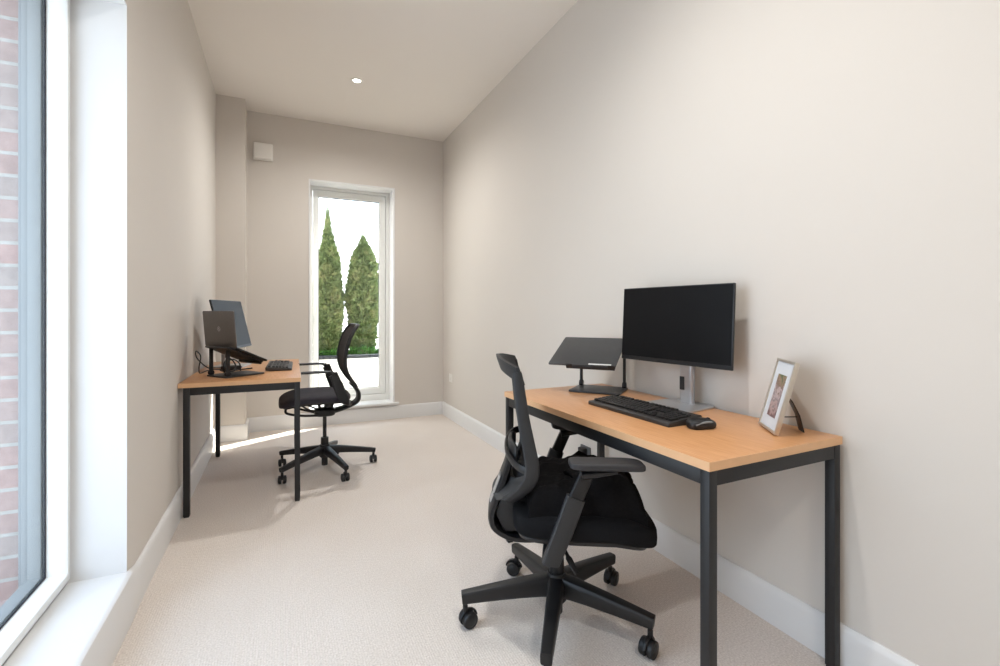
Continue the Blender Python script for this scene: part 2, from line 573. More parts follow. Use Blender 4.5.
# right and back walls
struct(MB().box(XR, XR + 0.2, YB, YF + 0.35, 0, H).build('wall_right', M['wall'], smooth=False), 'long plain warm grey wall behind the near desk')
struct(MB().box(XL - 0.29, XR + 0.2, YB - 0.2, YB, 0, H).build('wall_back', M['wall'], smooth=False), 'plain wall behind the viewer')
# left wall with the large window opening
WY0, WY1, WZ0, WZ1 = 0.42, 2.114, 0.15, 2.232
lw = MB()
lw.box(XL - 0.29, XL, WY1, YF + 0.35, 0, H)
lw.box(XL - 0.29, XL, YB, WY0, 0, H)
lw.box(XL - 0.29, XL, WY0, WY1, 0, WZ0)
lw.box(XL - 0.29, XL, WY0, WY1, WZ1, H)
struct(lw.build('wall_left', M['wall'], smooth=False), 'warm grey wall with the tall near window')
# far wall with tall window opening
FX0, FX1, FZ0, FZ1 = 0.254, 1.067, 0.145, 2.399
fw = MB()
fw.box(XL - 0.29, FX0, YF, YF + 0.29, 0, H)
fw.box(FX1, XR, YF, YF + 0.29, 0, H)
fw.box(FX0, FX1, YF, YF + 0.29, 0, FZ0)
fw.box(FX0, FX1, YF, YF + 0.29, FZ1, H)
struct(fw.build('wall_far', M['wall'], smooth=False), 'far end wall with the tall narrow window')
# boxed column in the far left corner
struct(MB().box(XL, -0.284, 4.664, YF, 0, H).build('wall_column', M['wall'], smooth=False), 'boxed column in the far left corner')

# baseboards: profile with a bevelled top, swept along walls
def skirting(name, p0, p1, nrm, h, label=None, t=0.017):
    p0, p1, nrm = Vector(p0), Vector(p1), Vector(nrm)
    prof = [(0, 0), (t, 0), (t, h - 0.022), (t - 0.003, h - 0.012), (t - 0.008, h - 0.003), (t - 0.012, h), (0, h)]
    m = MB()
    tb = bmesh.new()
    A = [tb.verts.new(p0 + nrm * a + Vector((0, 0, b))) for a, b in prof]
    B = [tb.verts.new(p1 + nrm * a + Vector((0, 0, b))) for a, b in prof]
    tb.faces.new(A); tb.faces.new(B)
    for i in range(len(prof)):
        j = (i + 1) % len(prof)
        tb.faces.new((A[i], A[j], B[j], B[i]))
    bmesh.ops.recalc_face_normals(tb, faces=tb.faces[:])
    m._take(tb)
    return struct(m.build(name, M['trim']), label)
SK = 0.136
skirting('baseboard_right', (XR, YB, 0), (XR, YF, 0), (-1, 0, 0), SK, 'white skirting along the right wall')
skirting('baseboard_far', (-0.284, YF, 0), (XR - 0.017, YF, 0), (0, -1, 0), SK, 'white skirting under the far window')
skirting('baseboard_left', (XL, WY1 + 0.10, 0), (XL, 4.664, 0), (1, 0, 0), 0.155, 'white skirting along the left wall')
skirting('baseboard_column', (XL + 0.017, 4.664, 0), (-0.284 + 0.017, 4.664, 0), (0, -1, 0), SK, 'white skirting on the column face')
skirting('baseboard_column_side', (-0.284, 4.664, 0), (-0.284, YF - 0.017, 0), (1, 0, 0), SK, 'white skirting on the column side')

# ------------------------------------------------------------------ window 1 (large, left)
w1 = bpy.data.objects.new('window_1', None)
COL.objects.link(w1)
w1.location = (-0.66, WY1, 0.178)
struct(w1, 'large near window in the left wall, brickwork outside')
def at(par, ob):
    """parent keeping the world place"""
    ob.parent = par
    ob.matrix_parent_inverse = Matrix.Translation(-Vector(par.location)) if par.rotation_euler[2] == 0 else Matrix()
    return ob
Z0, Z1 = 0.178, WZ1
def inset(a, b, c):
    return (WY0 + a, WY1 - a, Z0 + b, Z1 - c)
at(w1, MB().ring('x', inset(0, 0, 0), inset(0.03, 0.03, 0.03), -0.727, -0.672, 0.003).build('fixed_frame', M['upvc']))
at(w1, MB().ring('x', inset(0.020, 0.020, 0.020), inset(0.041, 0.047, 0.05), -0.7225, -0.658, 0.005).build('casement', M['upvc']))
at(w1, MB().ring('x', inset(0.037, 0.043, 0.046), inset(0.046, 0.052, 0.055), -0.7195, -0.7155, 0.0008).build('gasket', M['rubber']))
at(w1, MB().box(-0.7225, -0.7195, *inset(0.037, 0.043, 0.046)).build('pane', M['glass'], smooth=False))
oc = MB()
oc.ring('x', inset(0, 0, 0), inset(0.044, 0.050, 0.053), -0.762, -0.7275, 0.002)
oc.ring('x', inset(0, 0, 0), inset(0.030, 0.034, 0.036), -0.783, -0.762, 0.002)
oc.ring('x', inset(0, 0, 0), inset(0.012, 0.015, 0.015), -0.797, -0.783, 0.002)
at(w1, oc.build('outer_frame', M['alu']))
# reveal lining (white painted sides of the opening)
rv = MB()
rv.box(-0.672, XL + 0.001, WY1 - 0.004, WY1, 0.178, WZ1)
rv.box(-0.672, XL + 0.001, WY0, WY0 + 0.004, 0.178, WZ1)
rv.box(-0.672, XL + 0.001, WY0, WY1, WZ1 - 0.004, WZ1)
struct(rv.build('trim_1', M['trim'], smooth=False), 'white reveal of the near window')
# window board with a rounded nose running down to the carpet
sb = MB()
prof = [(-0.672, 0.15), (-0.672, 0.178), (XL + 0.002, 0.178), (XL + 0.012, 0.1765), (XL + 0.018, 0.172), (XL + 0.021, 0.163), (XL + 0.021, 0.0), (XL, 0.0), (XL, 0.15)]
sb.prism([(a, b) for a, b in prof], WY0, WY1 - 0.0, 'y')
tb = bmesh.new()
pa = [(XL, 0.0), (XL, 0.178), (XL + 0.012, 0.1765), (XL + 0.018, 0.172), (XL + 0.021, 0.163), (XL + 0.021, 0.0)]
pc = [(XL, 0.0), (XL, 0.155), (XL + 0.006, 0.155), (XL + 0.0115, 0.151), (XL + 0.0175, 0.138), (XL + 0.0175, 0.0)]
va = [tb.verts.new((a, WY1, b)) for a, b in pa]
vc = [tb.verts.new((a, WY1 + 0.10, b)) for a, b in pc]
tb.faces.new(va); tb.faces.new(vc)
for i in range(6):
    tb.faces.new((va[i], va[(i + 1) % 6], vc[(i + 1) % 6], vc[i]))
bmesh.ops.recalc_face_normals(tb, faces=tb.faces[:])
sb._take(tb)
struct(sb.build('trim_2', M['trim']), 'deep white window board under the near window')
# brick outer leaf
bl = MB()
bl.box(-0.96, -0.797, WY1, 5.3, -0.3, 3.2)
bl.box(-0.96, -0.797, YB, WY0, -0.3, 3.2)
bl.box(-0.96, -0.797, WY0, WY1, -0.3, 0.16)
bl.box(-0.96, -0.797, WY0, WY1, 2.26, 3.2)
struct(bl.build('wall_outside', M['brick'], smooth=False), 'pale pink brickwork outside the near window')

# ------------------------------------------------------------------ window 2 (tall, far wall)
w2 = bpy.data.objects.new('window_2', None)
COL.objects.link(w2)
w2.location = (0.66, 5.12, 0.173)
struct(w2, 'tall narrow window in the far wall looking onto conifers')
FW = 5.12
at(w2, MB().ring('y', (FX0, FX1, 0.173, FZ1), (FX0 + 0.036, FX1 - 0.042, 0.236, FZ1 - 0.034), FW, FW + 0.07, 0.003).build('fixed_frame', M['upvc']))
at(w2, MB().ring('y', (FX0 + 0.041, FX1 - 0.047, 0.241, FZ1 - 0.039), (0.345, 0.958, 0.307, 2.295), FW + 0.004, FW + 0.066, 0.004).build('casement', M['upvc']))
at(w2, MB().ring('y', (0.340, 0.963, 0.302, 2.300), (0.350, 0.953, 0.312, 2.290), FW + 0.018, FW + 0.030, 0.001).build('gasket', M['rubber']))
at(w2, MB().box(0.341, 0.962, FW + 0.022, FW + 0.026, 0.303, 2.299).build('pane', M['glass'], smooth=False))
hd = MB()
hd.box(0.306, 0.330, FW - 0.006, FW + 0.006, 1.115, 1.205, 0.004)
hd.cyl((0.318, FW - 0.004, 1.19), (0.318, FW - 0.035, 1.19), 0.008)
hd.sweep(catmull([(0.318, FW - 0.035, 1.195), (0.318, FW - 0.04, 1.17), (0.318, FW - 0.04, 1.08)], 6), (1, 0, 0), 0.009, 0.006)
at(w2, hd.build('handle', M['white_plastic'], label='white lever handle'))
rv = MB()
rv.box(FX0, FX0 + 0.004, YF - 0.001, FW, 0.173, FZ1)
rv.box(FX1 - 0.004, FX1, YF - 0.001, FW, 0.173, FZ1)
rv.box(FX0, FX1, YF - 0.001, FW, FZ1 - 0.004, FZ1)
rv.ring('y', (FX0 - 0.012, FX1 + 0.012, 0.173, FZ1 + 0.012), (FX0 + 0.003, FX1 - 0.003, 0.17, FZ1 - 0.003), YF - 0.006, YF + 0.01, 0.002)
struct(rv.build('trim_3', M['trim'], smooth=False), 'white reveal and bead of the far window')
sb = MB()
sb.prism([(YF - 0.035, 0.150), (YF - 0.038, 0.156), (YF - 0.038, 0.167), (YF - 0.034, 0.173), (FW, 0.173), (FW, 0.145), (YF, 0.145), (YF, 0.150)], FX0 - 0.03, FX1 + 0.05, 'x')
struct(sb.build('trim_4', M['trim']), 'white sill board of the far window')

# ------------------------------------------------------------------ fittings on walls and ceiling
vt = thing('extractor_fan', 'small square white extractor cover high on the far wall by the column', 'vent', (-0.153, YF, 2.612))
MB().box(-0.084, 0.084, -0.022, 0, -0.08, 0.08, 0.006).build('backplate', M['white_plastic'], vt)
MB().box(-0.078, 0.078, -0.05, -0.026, -0.074, 0.074, 0.01, 3).build('cover', M['white_plastic'], vt)
MB().cyl((0, -0.03, 0), (0, -0.016, 0), 0.03).build('spindle', M['white_plastic'], vt)

def downlight(x, y, label):
    t = thing('ceiling_light', label, 'ceiling light', (x, y, H), 0, 'recessed ceiling lights')
    MB().lathe([(0.030, -0.001), (0.034, -0.006), (0.044, -0.006), (0.047, -0.001), (0.047, 0.0), (0.030, 0.0)]).build('bezel', M['white_plastic'], t)
    MB().lathe([(0.0, -0.004), (0.026, -0.004), (0.030, -0.001), (0.0, -0.001)]).build('lens', M['glow'], t)
    l = bpy.data.lights.new('bulb', 'SPOT')
    l.energy = LAMP_W
    l.color = LAMP_COL
    l.spot_size = math.radians(165)
    l.spot_blend = 1.0
    l.shadow_soft_size = 0.05
    lo = bpy.data.objects.new('bulb', l)
    COL.objects.link(lo)
    lo.parent = t
    lo.location = (0, 0, -0.03)
    return t
for (x, y), s in zip(LAMPS, ('small round recessed light glowing in the ceiling before the far window', 'round recessed ceiling light above the room between the two desks', 'added unseen fill light in the ceiling nearest the back wall')):
    downlight(x, y, s)

def socket(name, loc, rz, label, w=0.086, plug=None):
    t = thing(name, label, 'power socket', loc, rz)
    MB().box(-0.007, 0, -w / 2, w / 2, -0.043, 0.043, 0.003).build('faceplate', M['white_plastic'], t)
    n = 2 if w > 0.1 else 1
    for k in range(n):
        c = 0 if n == 1 else (-0.036 + 0.072 * k)
        m = MB()
        m.box(-0.0085, -0.006, c - 0.004, c + 0.004, 0.012, 0.022, 0.001)
        m.build('rocker_switch', M['white_plastic'], t)
        m = MB()
        m.box(-0.0076, -0.005, c - 0.002, c + 0.002, -0.004, 0.004)
        m.box(-0.0076, -0.005, c - 0.014, c - 0.008, -0.018, -0.014)
        m.box(-0.0076, -0.005, c + 0.008, c + 0.014, -0.018, -0.014)
        m.build('pin_slots', M['grey_plug'], t)
    return t
socket('wall_socket', (XR, 4.66, 0.425), 0, 'white wall socket low on the right wall near the far corner')
socket('wall_socket', (XR, 2.13, 0.86), 0, 'white double socket on the right wall behind the laptop stand', 0.146)
t = thing('power_plug', 'grey plug in the low wall outlet seen under the near desk', 'plug', (XR, 2.26, 0.31))
MB().box(-0.012, 0, -0.045, 0.045, -0.03, 0.03, 0.003).build('faceplate', M['grey_plug'], t)
MB().box(-0.045, -0.012, -0.026, 0.026, -0.024, 0.024, 0.007).build('plug_body', M['plastic'], t)

# ================================================================== desks
def make_desk(name, label, loc, rz, depth, length, flip, over=0.0):
    """local x: away from the sitter (flip=-1 mirrors), y: along, top 0.73"""
    t = thing(name, label, 'desk', loc, rz, None)
    f = flip
    def bx(a0, a1, y0, y1, z0, z1, bev):
        x0, x1 = sorted((f * a0, f * a1))
        return MB().box(x0, x1, y0, y1, z0, z1, bev)
    tp = bx(0.0016, depth + over, 0.0016, length - 0.0016, 0.7052, 0.73, 0.0015).build('desktop', M['beech'], t)
    m = MB()
    for a in ((0.0, 0.0016, 0, length), (0.0016, depth + over, 0, 0.0016), (0.0016, depth + over, length - 0.0016, length)):
        x0, x1 = sorted((f * a[0], f * a[1]))
        m.box(x0, x1, a[2], a[3], 0.7055, 0.7295, 0.0)
    e = m.build('edge_banding', M['beech_edge'], tp, smooth=False, label='paler beech edge strip')
    L = 0.03
    i = 0.004
    xs = (i, depth - i - L)
    ys = (i, length - i - L)
    for a in xs:
        for b in ys:
            m = bx(a, a + L, b, b + L, 0.006, 0.705, 0.002)
            lg = m.build('leg', M['black_metal'], t)
            x0, x1 = sorted((f * (a + 0.002), f * (a + L - 0.002)))
            MB().box(x0, x1, b + 0.002, b + L - 0.002, 0, 0.007, 0.002).build('foot_cap', M['plastic'], lg)
    for b in ys:
        bx(i + L, depth - i - L, b + 0.001, b + L - 0.001, 0.663, 0.705, 0.0015).build('end_rail', M['black_metal'], t)
    for a in xs:
        bx(a + 0.001, a + L - 0.001, i + L, length - i - L, 0.663, 0.705, 0.0015).build('side_rail', M['black_metal'], t)
    return t

DT = 0.73
RD = make_desk('desk', 'beech topped desk with black metal legs along the right wall', (1.004, 0.871, 0), math.radians(0.7), 0.588, 1.2, 1)
LD = make_desk('desk', 'beech topped desk with black metal legs against the left wall', (0.106, 3.0098, 0), math.radians(-1.2), 0.592, 1.2, -1, 0.019)

# ================================================================== office chairs
def caster_parts(leg, px, py, ang, rw=0.027, name='caster'):
    c = MB()
    ca = Vector((math.cos(ang), math.sin(ang), 0))
    sd_ = Vector((-ca.y, ca.x, 0))
    ctr = Vector((px, py, rw)) + ca * 0.012
    for s in (-1, 1):
        a = ctr + sd_ * s * 0.006
        b = ctr + sd_ * s * 0.024
        c.cyl(a, b, rw, rw * 0.94, 24, 0.003)
        c.cyl(b, b + sd_ * s * 0.002, rw * 0.62, rw * 0.5, 20)
    c.cyl((px, py, rw + 0.008), (px, py, rw + 0.05), 0.009, 0.009, 14)
    # hood over the wheels
    prof = [(math.cos(math.radians(q)) * (rw + 0.004), math.sin(math.radians(q)) * (rw + 0.004)) for q in range(10, 171, 16)]
    path = [ctr + ca * a + Vector((0, 0, b)) for a, b in prof]
    c.sweep(path, sd_, 0.007, 0.004, 8, 3.0)
    return c.build(name, M['plastic'], leg)

def star_base(t, R, angs, cast_angs, hub_z0, hub_z1, leg_h0, leg_h1, end_z, w0, w1, rw, mt, post_to, post_r, tail_z):
    h = MB()
    h.lathe([(0.0, hub_z0), (0.028, hub_z0), (0.036, hub_z0 + 0.01), (0.036, hub_z1 - 0.012), (0.033, hub_z1), (0.0, hub_z1)])
    h.build('base_hub', mt, t)
    g = MB()
    g.cyl((0, 0, hub_z1 - 0.005), (0, 0, hub_z1 + 0.05), 0.027, 0.026, 24, 0.002)
    g.cyl((0, 0, hub_z1 + 0.045), (0, 0, post_to), post_r, post_r, 24)
    g.cyl((0, 0, tail_z), (0, 0, hub_z1), 0.021, 0.022, 20, 0.003)
    g.build('gas_lift', mt, t)
    for a, ca in zip(angs, cast_angs):
        d = Vector((math.cos(a), math.sin(a), 0))
        zc0 = hub_z1 - 0.006 - leg_h0 / 2
        N = 9
        path, A, B = [], [], []
        for k in range(N):
            s = k / (N - 1)
            r = 0.022 + (R + 0.012 - 0.022) * s
            zt = (hub_z1 - 0.008) + (end_z - (hub_z1 - 0.008)) * (s ** 1.15)
            hh = leg_h0 + (leg_h1 - leg_h0) * (s ** 0.8)
            path.append(d * r + Vector((0, 0, zt - hh / 2)))
            A.append(hh / 2)
            B.append((w0 + (w1 - w0) * s) / 2)
        m = MB()
        m.sweep(path, (0, 0, 1), A, B, 16, 4.5)
        lg = m.build('base_leg', mt, t)
        caster_parts(lg, d.x * R, d.y * R, ca, rw)

# ---- near chair: black mesh task chair
NC = thing('office_chair', 'black mesh office chair with padded arms at the near right desk', 'office chair', (0.904, 1.453, 0), math.radians(-25))
off = math.radians(25)
star_base(NC, 0.33, [math.radians(q) + off for q in (17, 89, 161, 233, 305)], [math.radians(q) + off for q in (30, 140, 10, 250, 200)],
          0.075, 0.182, 0.075, 0.04, 0.128, 0.058, 0.036, 0.029, M['plastic'], 0.36, 0.014, 0.035)
# seat
def seat_fn(p):
    q = p.copy()
    f = max(0.0, (p.x - 0.05) / 0.21)
    q.z -= 0.05 * f * f
    q.z += 0.010 * (abs(p.y) / 0.25) ** 2 * (1 - f)
    q.x += 0.012 * (1 - (p.y / 0.25) ** 2)
    if p.z > 0:
        q.z -= 0.012 * math.exp(-((p.x + 0.03) ** 2 + p.y ** 2) / 0.03)
    q.y *= 1 - 0.10 * max(0, -p.x / 0.23)
    return q
MB().sup(0.240, 0.245, 0.048, 0.45, 0.38, 56, 20, seat_fn, Matrix.Translation((0.068, 0, 0.424))).build('seat', M['fabric'], NC)
def pan_fn(p):
    q = seat_fn(p)
    q.z = min(q.z, 0.02 + q.z * 0.4)
    return q
MB().sup(0.222, 0.225, 0.022, 0.5, 0.4, 48, 10, seat_fn, Matrix.Translation((0.062, 0, 0.385))).build('seat_pan', M['plastic'], NC)
m = MB()
m.box(-0.10, 0.12, -0.085, 0.085, 0.335, 0.385, 0.015, 3)
m.cyl((0, 0, 0.30), (0, 0, 0.345), 0.03, 0.04, 24, 0.004)
m.build('tilt_mechanism', M['plastic'], NC)
m = MB()
m.sweep(catmull([(0.0, -0.07, 0.352), (0.005, -0.16, 0.345), (0.02, -0.215, 0.325), (0.035, -0.235, 0.302)], 6), (0, 0, 1), [0.005] * 13 + [0.004] * 6, [0.006] * 10 + [0.011] * 9, 10)
m.build('lift_lever', M['plastic'], NC)
# backrest
PB = [(0.475, -0.165), (0.50, -0.142), (0.54, -0.115), (0.575, -0.098), (0.61, -0.094), (0.64, -0.098), (0.70, -0.110), (0.80, -0.128), (0.88, -0.136), (0.955, -0.148)]
def bulge(z):
    return interp([(0.475, 0.03), (0.62, 0.028), (0.75, 0.024), (0.955, 0.024)], z)
def bx_(z, y):
    return interp(PB, z) + bulge(z) * (min(1.1, abs(y) / 0.2) ** 2 - 1)
def hw(z):
    return interp([(0.48, 0.115), (0.53, 0.165), (0.58, 0.195), (0.64, 0.208), (0.75, 0.210), (0.88, 0.204), (0.955, 0.196)], z)
fr = MB()
for s in (-1, 1):
    pts = [(bx_(z, hw(z)) - 0.008, s * hw(z), z) for z in (0.926, 0.90, 0.84, 0.78, 0.72, 0.67, 0.63, 0.59, 0.55, 0.515, 0.49)]
    pts = catmull(pts, 5)
    n = len(pts)
    fr.sweep(pts, (1, 0, 0), [0.015 + 0.009 * min(1, 1.6 * k / n) for k in range(n)], 0.0105, 12, 3.2)
def band(u, v):
    y = (u - 0.5) * 2 * 0.203
    q = 1 - (y / 0.203) ** 2
    z = 0.886 + 0.030 * q + (0.056 - 0.006 * q) * v
    return (interp(PB, z) + 0.006 - 0.062 * q - 0.010 * v, y, z)
bk = MB().sheet(lambda u, v: ((lambda y, z: (bx_(z, y), y, z))((u - 0.5) * 2 * (hw(0.50 + 0.40 * v) - 0.008), 0.50 + 0.40 * v)), 20, 24, 0.006, (1, 0, 0)).build('backrest', M['mesh'], NC)
fr.build('back_frame', M['plastic_soft'], bk)
MB().sheet(band, 24, 4, 0.012, (1, 0, 0)).build('head_band', M['plastic_soft'], bk)
# lower shell closing the frame
def pan(u, v):
    z = 0.485 + 0.115 * v
    y = (u - 0.5) * 2 * hw(z)
    cut = 0.06 * (1 - (y / 0.2) ** 2) * v
    return (bx_(z, y) - 0.022 - 0.02 * (1 - (y / 0.2) ** 2), y, z - cut)
MB().sheet(pan, 20, 8, 0.012, (1, 0, 0)).build('lower_shell', M['plastic_soft'], bk)
# lumbar hoop bulging to the rear
m = MB()
m.sweep(catmull([(-0.104, -0.200, 0.606), (-0.142, -0.165, 0.610), (-0.172, -0.09, 0.620), (-0.184, 0.0, 0.632), (-0.176, 0.09, 0.642), (-0.150, 0.165, 0.648), (-0.112, 0.200, 0.648)], 6), (0, 0, 1), 0.013, 0.005, 10, 3)
m.build('lumbar_hoop', M['plastic'], bk)
m = MB()
m.sup(0.010, 0.11, 0.035, 0.5, 0.5, 30, 12, lambda p: Vector((p.x - 0.02 + 0.02 * (p.y / 0.11) ** 2, p.y, p.z)), Matrix.Translation((-0.148, 0, 0.635)))
m.build('lumbar_pad', M['plastic'], bk)
# J shaped spine
sp_pts = catmull([(-0.164, 0, 0.625), (-0.176, 0, 0.575), (-0.196, 0, 0.52), (-0.221, 0, 0.455), (-0.234, 0, 0.405), (-0.220, 0, 0.365), (-0.165, 0, 0.335), (-0.09, 0, 0.330), (-0.03, 0, 0.345)], 5)
n = len(sp_pts)
m = MB()
m.sweep(sp_pts, (0, 1, 0), [0.045 + 0.035 * min(1, k / (n * 0.35)) for k in range(n)], 0.014, 14, 4)
m.prism([(-0.222, 0.42), (-0.200, 0.475), (-0.165, 0.515), (-0.110, 0.47), (-0.105, 0.36), (-0.19, 0.352)], -0.068, 0.068, 'y', 0.006)
spn = m.build('spine_bracket', M['plastic'], NC)
m = MB()
lb = catmull([(-0.196, -0.02, 0.545), (-0.209, -0.02, 0.510), (-0.230, -0.02, 0.455)], 5)
m.sweep([p + Vector((-0.009, -0.014, 0)) for p in lb], (0, 1, 0), 0.026, 0.0028, 8, 4)
m.build('label_strip', M['silver'], spn, label='pale silver strip, label outline with a glossy highlight built in')  # pale plate carries a label outline and a glossy highlight built as shape
# arms
for s in (-1, 1):
    m = MB()
    p0, p1 = Vector((-0.046, s * 0.225, 0.332)), Vector((-0.008, s * 0.243, 0.44))
    p2, p3 = Vector((0.030, s * 0.246, 0.545)), Vector((0.066, s * 0.246, 0.622))
    m.sweep([p0 + Vector((0.02, -s * 0.14, 0.02)), p0 + Vector((0.006, -s * 0.05, 0.002)), p0, p1, p2], (1, 0, 0), [0.026, 0.028, 0.029, 0.030, 0.030], [0.012, 0.014, 0.015, 0.015, 0.015], 14, 4)
    arm = m.build('arm_post', M['plastic_soft'], NC)
    m = MB()
    m.sweep([p2 + Vector((-0.012, 0, -0.03)), p3], (1, 0, 0), [0.023, 0.022], [0.011, 0.011], 14, 4)
    m.sweep([(0.045, s * 0.246, 0.618), (0.15, s * 0.246, 0.632)], (0, 0, 1), [0.013, 0.006], [0.03, 0.036], 12, 4)
    m.build('arm_slider', M['plastic'], arm)
    m = MB()
    def pad_fn(p):
        q = p.copy()
        q.z += 0.006 * (p.x / 0.125) ** 2 * (-1 if p.x > 0 else 0.6)
        return q
    m.sup(0.116, 0.040, 0.0125, 0.4, 0.32, 40, 14, pad_fn, Matrix.Translation((0.124, s * 0.246, 0.648)))
    m.build('arm_pad', M['pad'], arm)

# ---- far chair: slim charcoal mesh chair facing the left desk
FC = thing('office_chair', 'slim charcoal office chair with curved mesh back facing the left desk', 'office chair', (0.281, 3.553, 0), math.radians(180))
star_base(FC, 0.34, [math.radians(q + 180) for q in (0, 72, 144, 216, 288)], [math.radians(q) for q in (270, 250, 95, 265, 280)],
          0.085, 0.178, 0.06, 0.03, 0.108, 0.052, 0.030, 0.027, M['plastic'], 0.42, 0.013, 0.03)
def seat2(p):
    q = p.copy()
    f = max(0.0, (p.x - 0.05) / 0.18)
    q.z -= 0.035 * f * f
    q.z -= 0.010 * math.exp(-((p.x + 0.04) ** 2 + p.y ** 2) / 0.03) if p.z > 0 else 0
    r = max(0.0, (-p.x - 0.08) / 0.14)
    q.y *= 1 - 0.22 * r * r
    q.z -= 0.010 * r
    return q
MB().sup(0.232, 0.242, 0.031, 0.5, 0.42, 56, 18, seat2, Matrix.Translation((0.065, 0, 0.531))).build('seat', M['fabric_grey'], FC)
MB().sup(0.215, 0.218, 0.014, 0.5, 0.42, 48, 10, seat2, Matrix.Translation((0.06, 0, 0.506))).build('seat_shell', M['plastic'], FC)
PB2 = [(0.575, -0.190), (0.60, -0.178), (0.64, -0.152), (0.69, -0.128), (0.74, -0.116), (0.80, -0.116), (0.87, -0.128), (0.94, -0.150), (1.0, -0.180), (1.028, -0.198)]
def hw2(z):
    return interp([(0.575, 0.07), (0.60, 0.10), (0.65, 0.15), (0.72, 0.19), (0.80, 0.208), (0.90, 0.212), (0.98, 0.205), (1.01, 0.19), (1.026, 0.16)], z)
def bk2(u, v):
    z = 0.58 + 0.444 * v
    y = (u - 0.5) * 2 * hw2(z)
    return (interp(PB2, z) - 0.022 + 0.022 * (abs(y) / 0.2) ** 2, y, z)
b2 = MB().sheet(bk2, 20, 26, 0.008, (1, 0, 0)).build('backrest', M['mesh_brown'], FC)
lp = [bk2(0.0, v / 16) for v in range(17)] + [bk2(u / 8, 1.0) for u in range(1, 8)] + [bk2(1.0, v / 16) for v in range(16, -1, -1)] + [bk2(u / 8, 0.0) for u in range(7, 0, -1)]
MB().sweep(lp, (1, 0, 0), 0.013, 0.009, 10, 2.5, True).build('back_frame', M['plastic'], b2)
# frame arm that sweeps from the back under the seat
m = MB()
pp = catmull([(-0.176, 0, 0.605), (-0.208, 0, 0.57), (-0.232, 0, 0.52), (-0.220, 0, 0.47), (-0.15, 0, 0.435), (-0.06, 0, 0.41), (0.0, 0, 0.405)], 6)
m.sweep(pp, (0, 1, 0), [0.045 + 0.012 * math.sin(PI * k / (len(pp) - 1)) for k in range(len(pp))], 0.014, 14, 3)
m.build('back_arm', M['plastic'], FC)
m = MB()
m.sup(0.07, 0.055, 0.03, 0.5, 0.5, 30, 14, None, Matrix.Translation((0.0, 0, 0.408)))
m.cyl((-0.02, 0, 0.42), (-0.04, 0, 0.498), 0.03, 0.035, 20)
m.cyl((0.03, 0, 0.42), (0.045, 0, 0.498), 0.010, 0.010, 12)
m.build('tilt_mechanism', M['plastic'], FC)
for s in (-1, 1):
    m = MB()
    m.tube(catmull([(0.245, s * 0.15, 0.492), (0.250, s * 0.165, 0.452), (0.16, s * 0.12, 0.418), (0.05, s * 0.05, 0.395), (0.0, s * 0.02, 0.395)], 6), 0.008)
    m.tube(catmull([(0.17, s * 0.10, 0.495), (0.11, s * 0.09, 0.448), (0.03, s * 0.04, 0.415)], 6), 0.006)
    m.build('seat_strut', M['plastic'], FC)
    m = MB()
    m.sweep(catmull([(-0.150, s * 0.12, 0.490), (-0.132, s * 0.20, 0.492), (-0.105, s * 0.262, 0.515), (-0.072, s * 0.272, 0.60), (-0.040, s * 0.272, 0.685), (-0.024, s * 0.272, 0.712), (0.02, s * 0.272, 0.7225), (0.165, s * 0.272, 0.7225)], 5),
            (0.9, 0, 0.35), [0.028] * 10 + [0.034] * 8 + [0.029] * 6 + [0.014] * 4 + [0.008] * 8, [0.012] * 24 + [0.016] * 4 + [0.024] * 8, 12, 3)
    m.build('armrest', M['plastic'], FC)

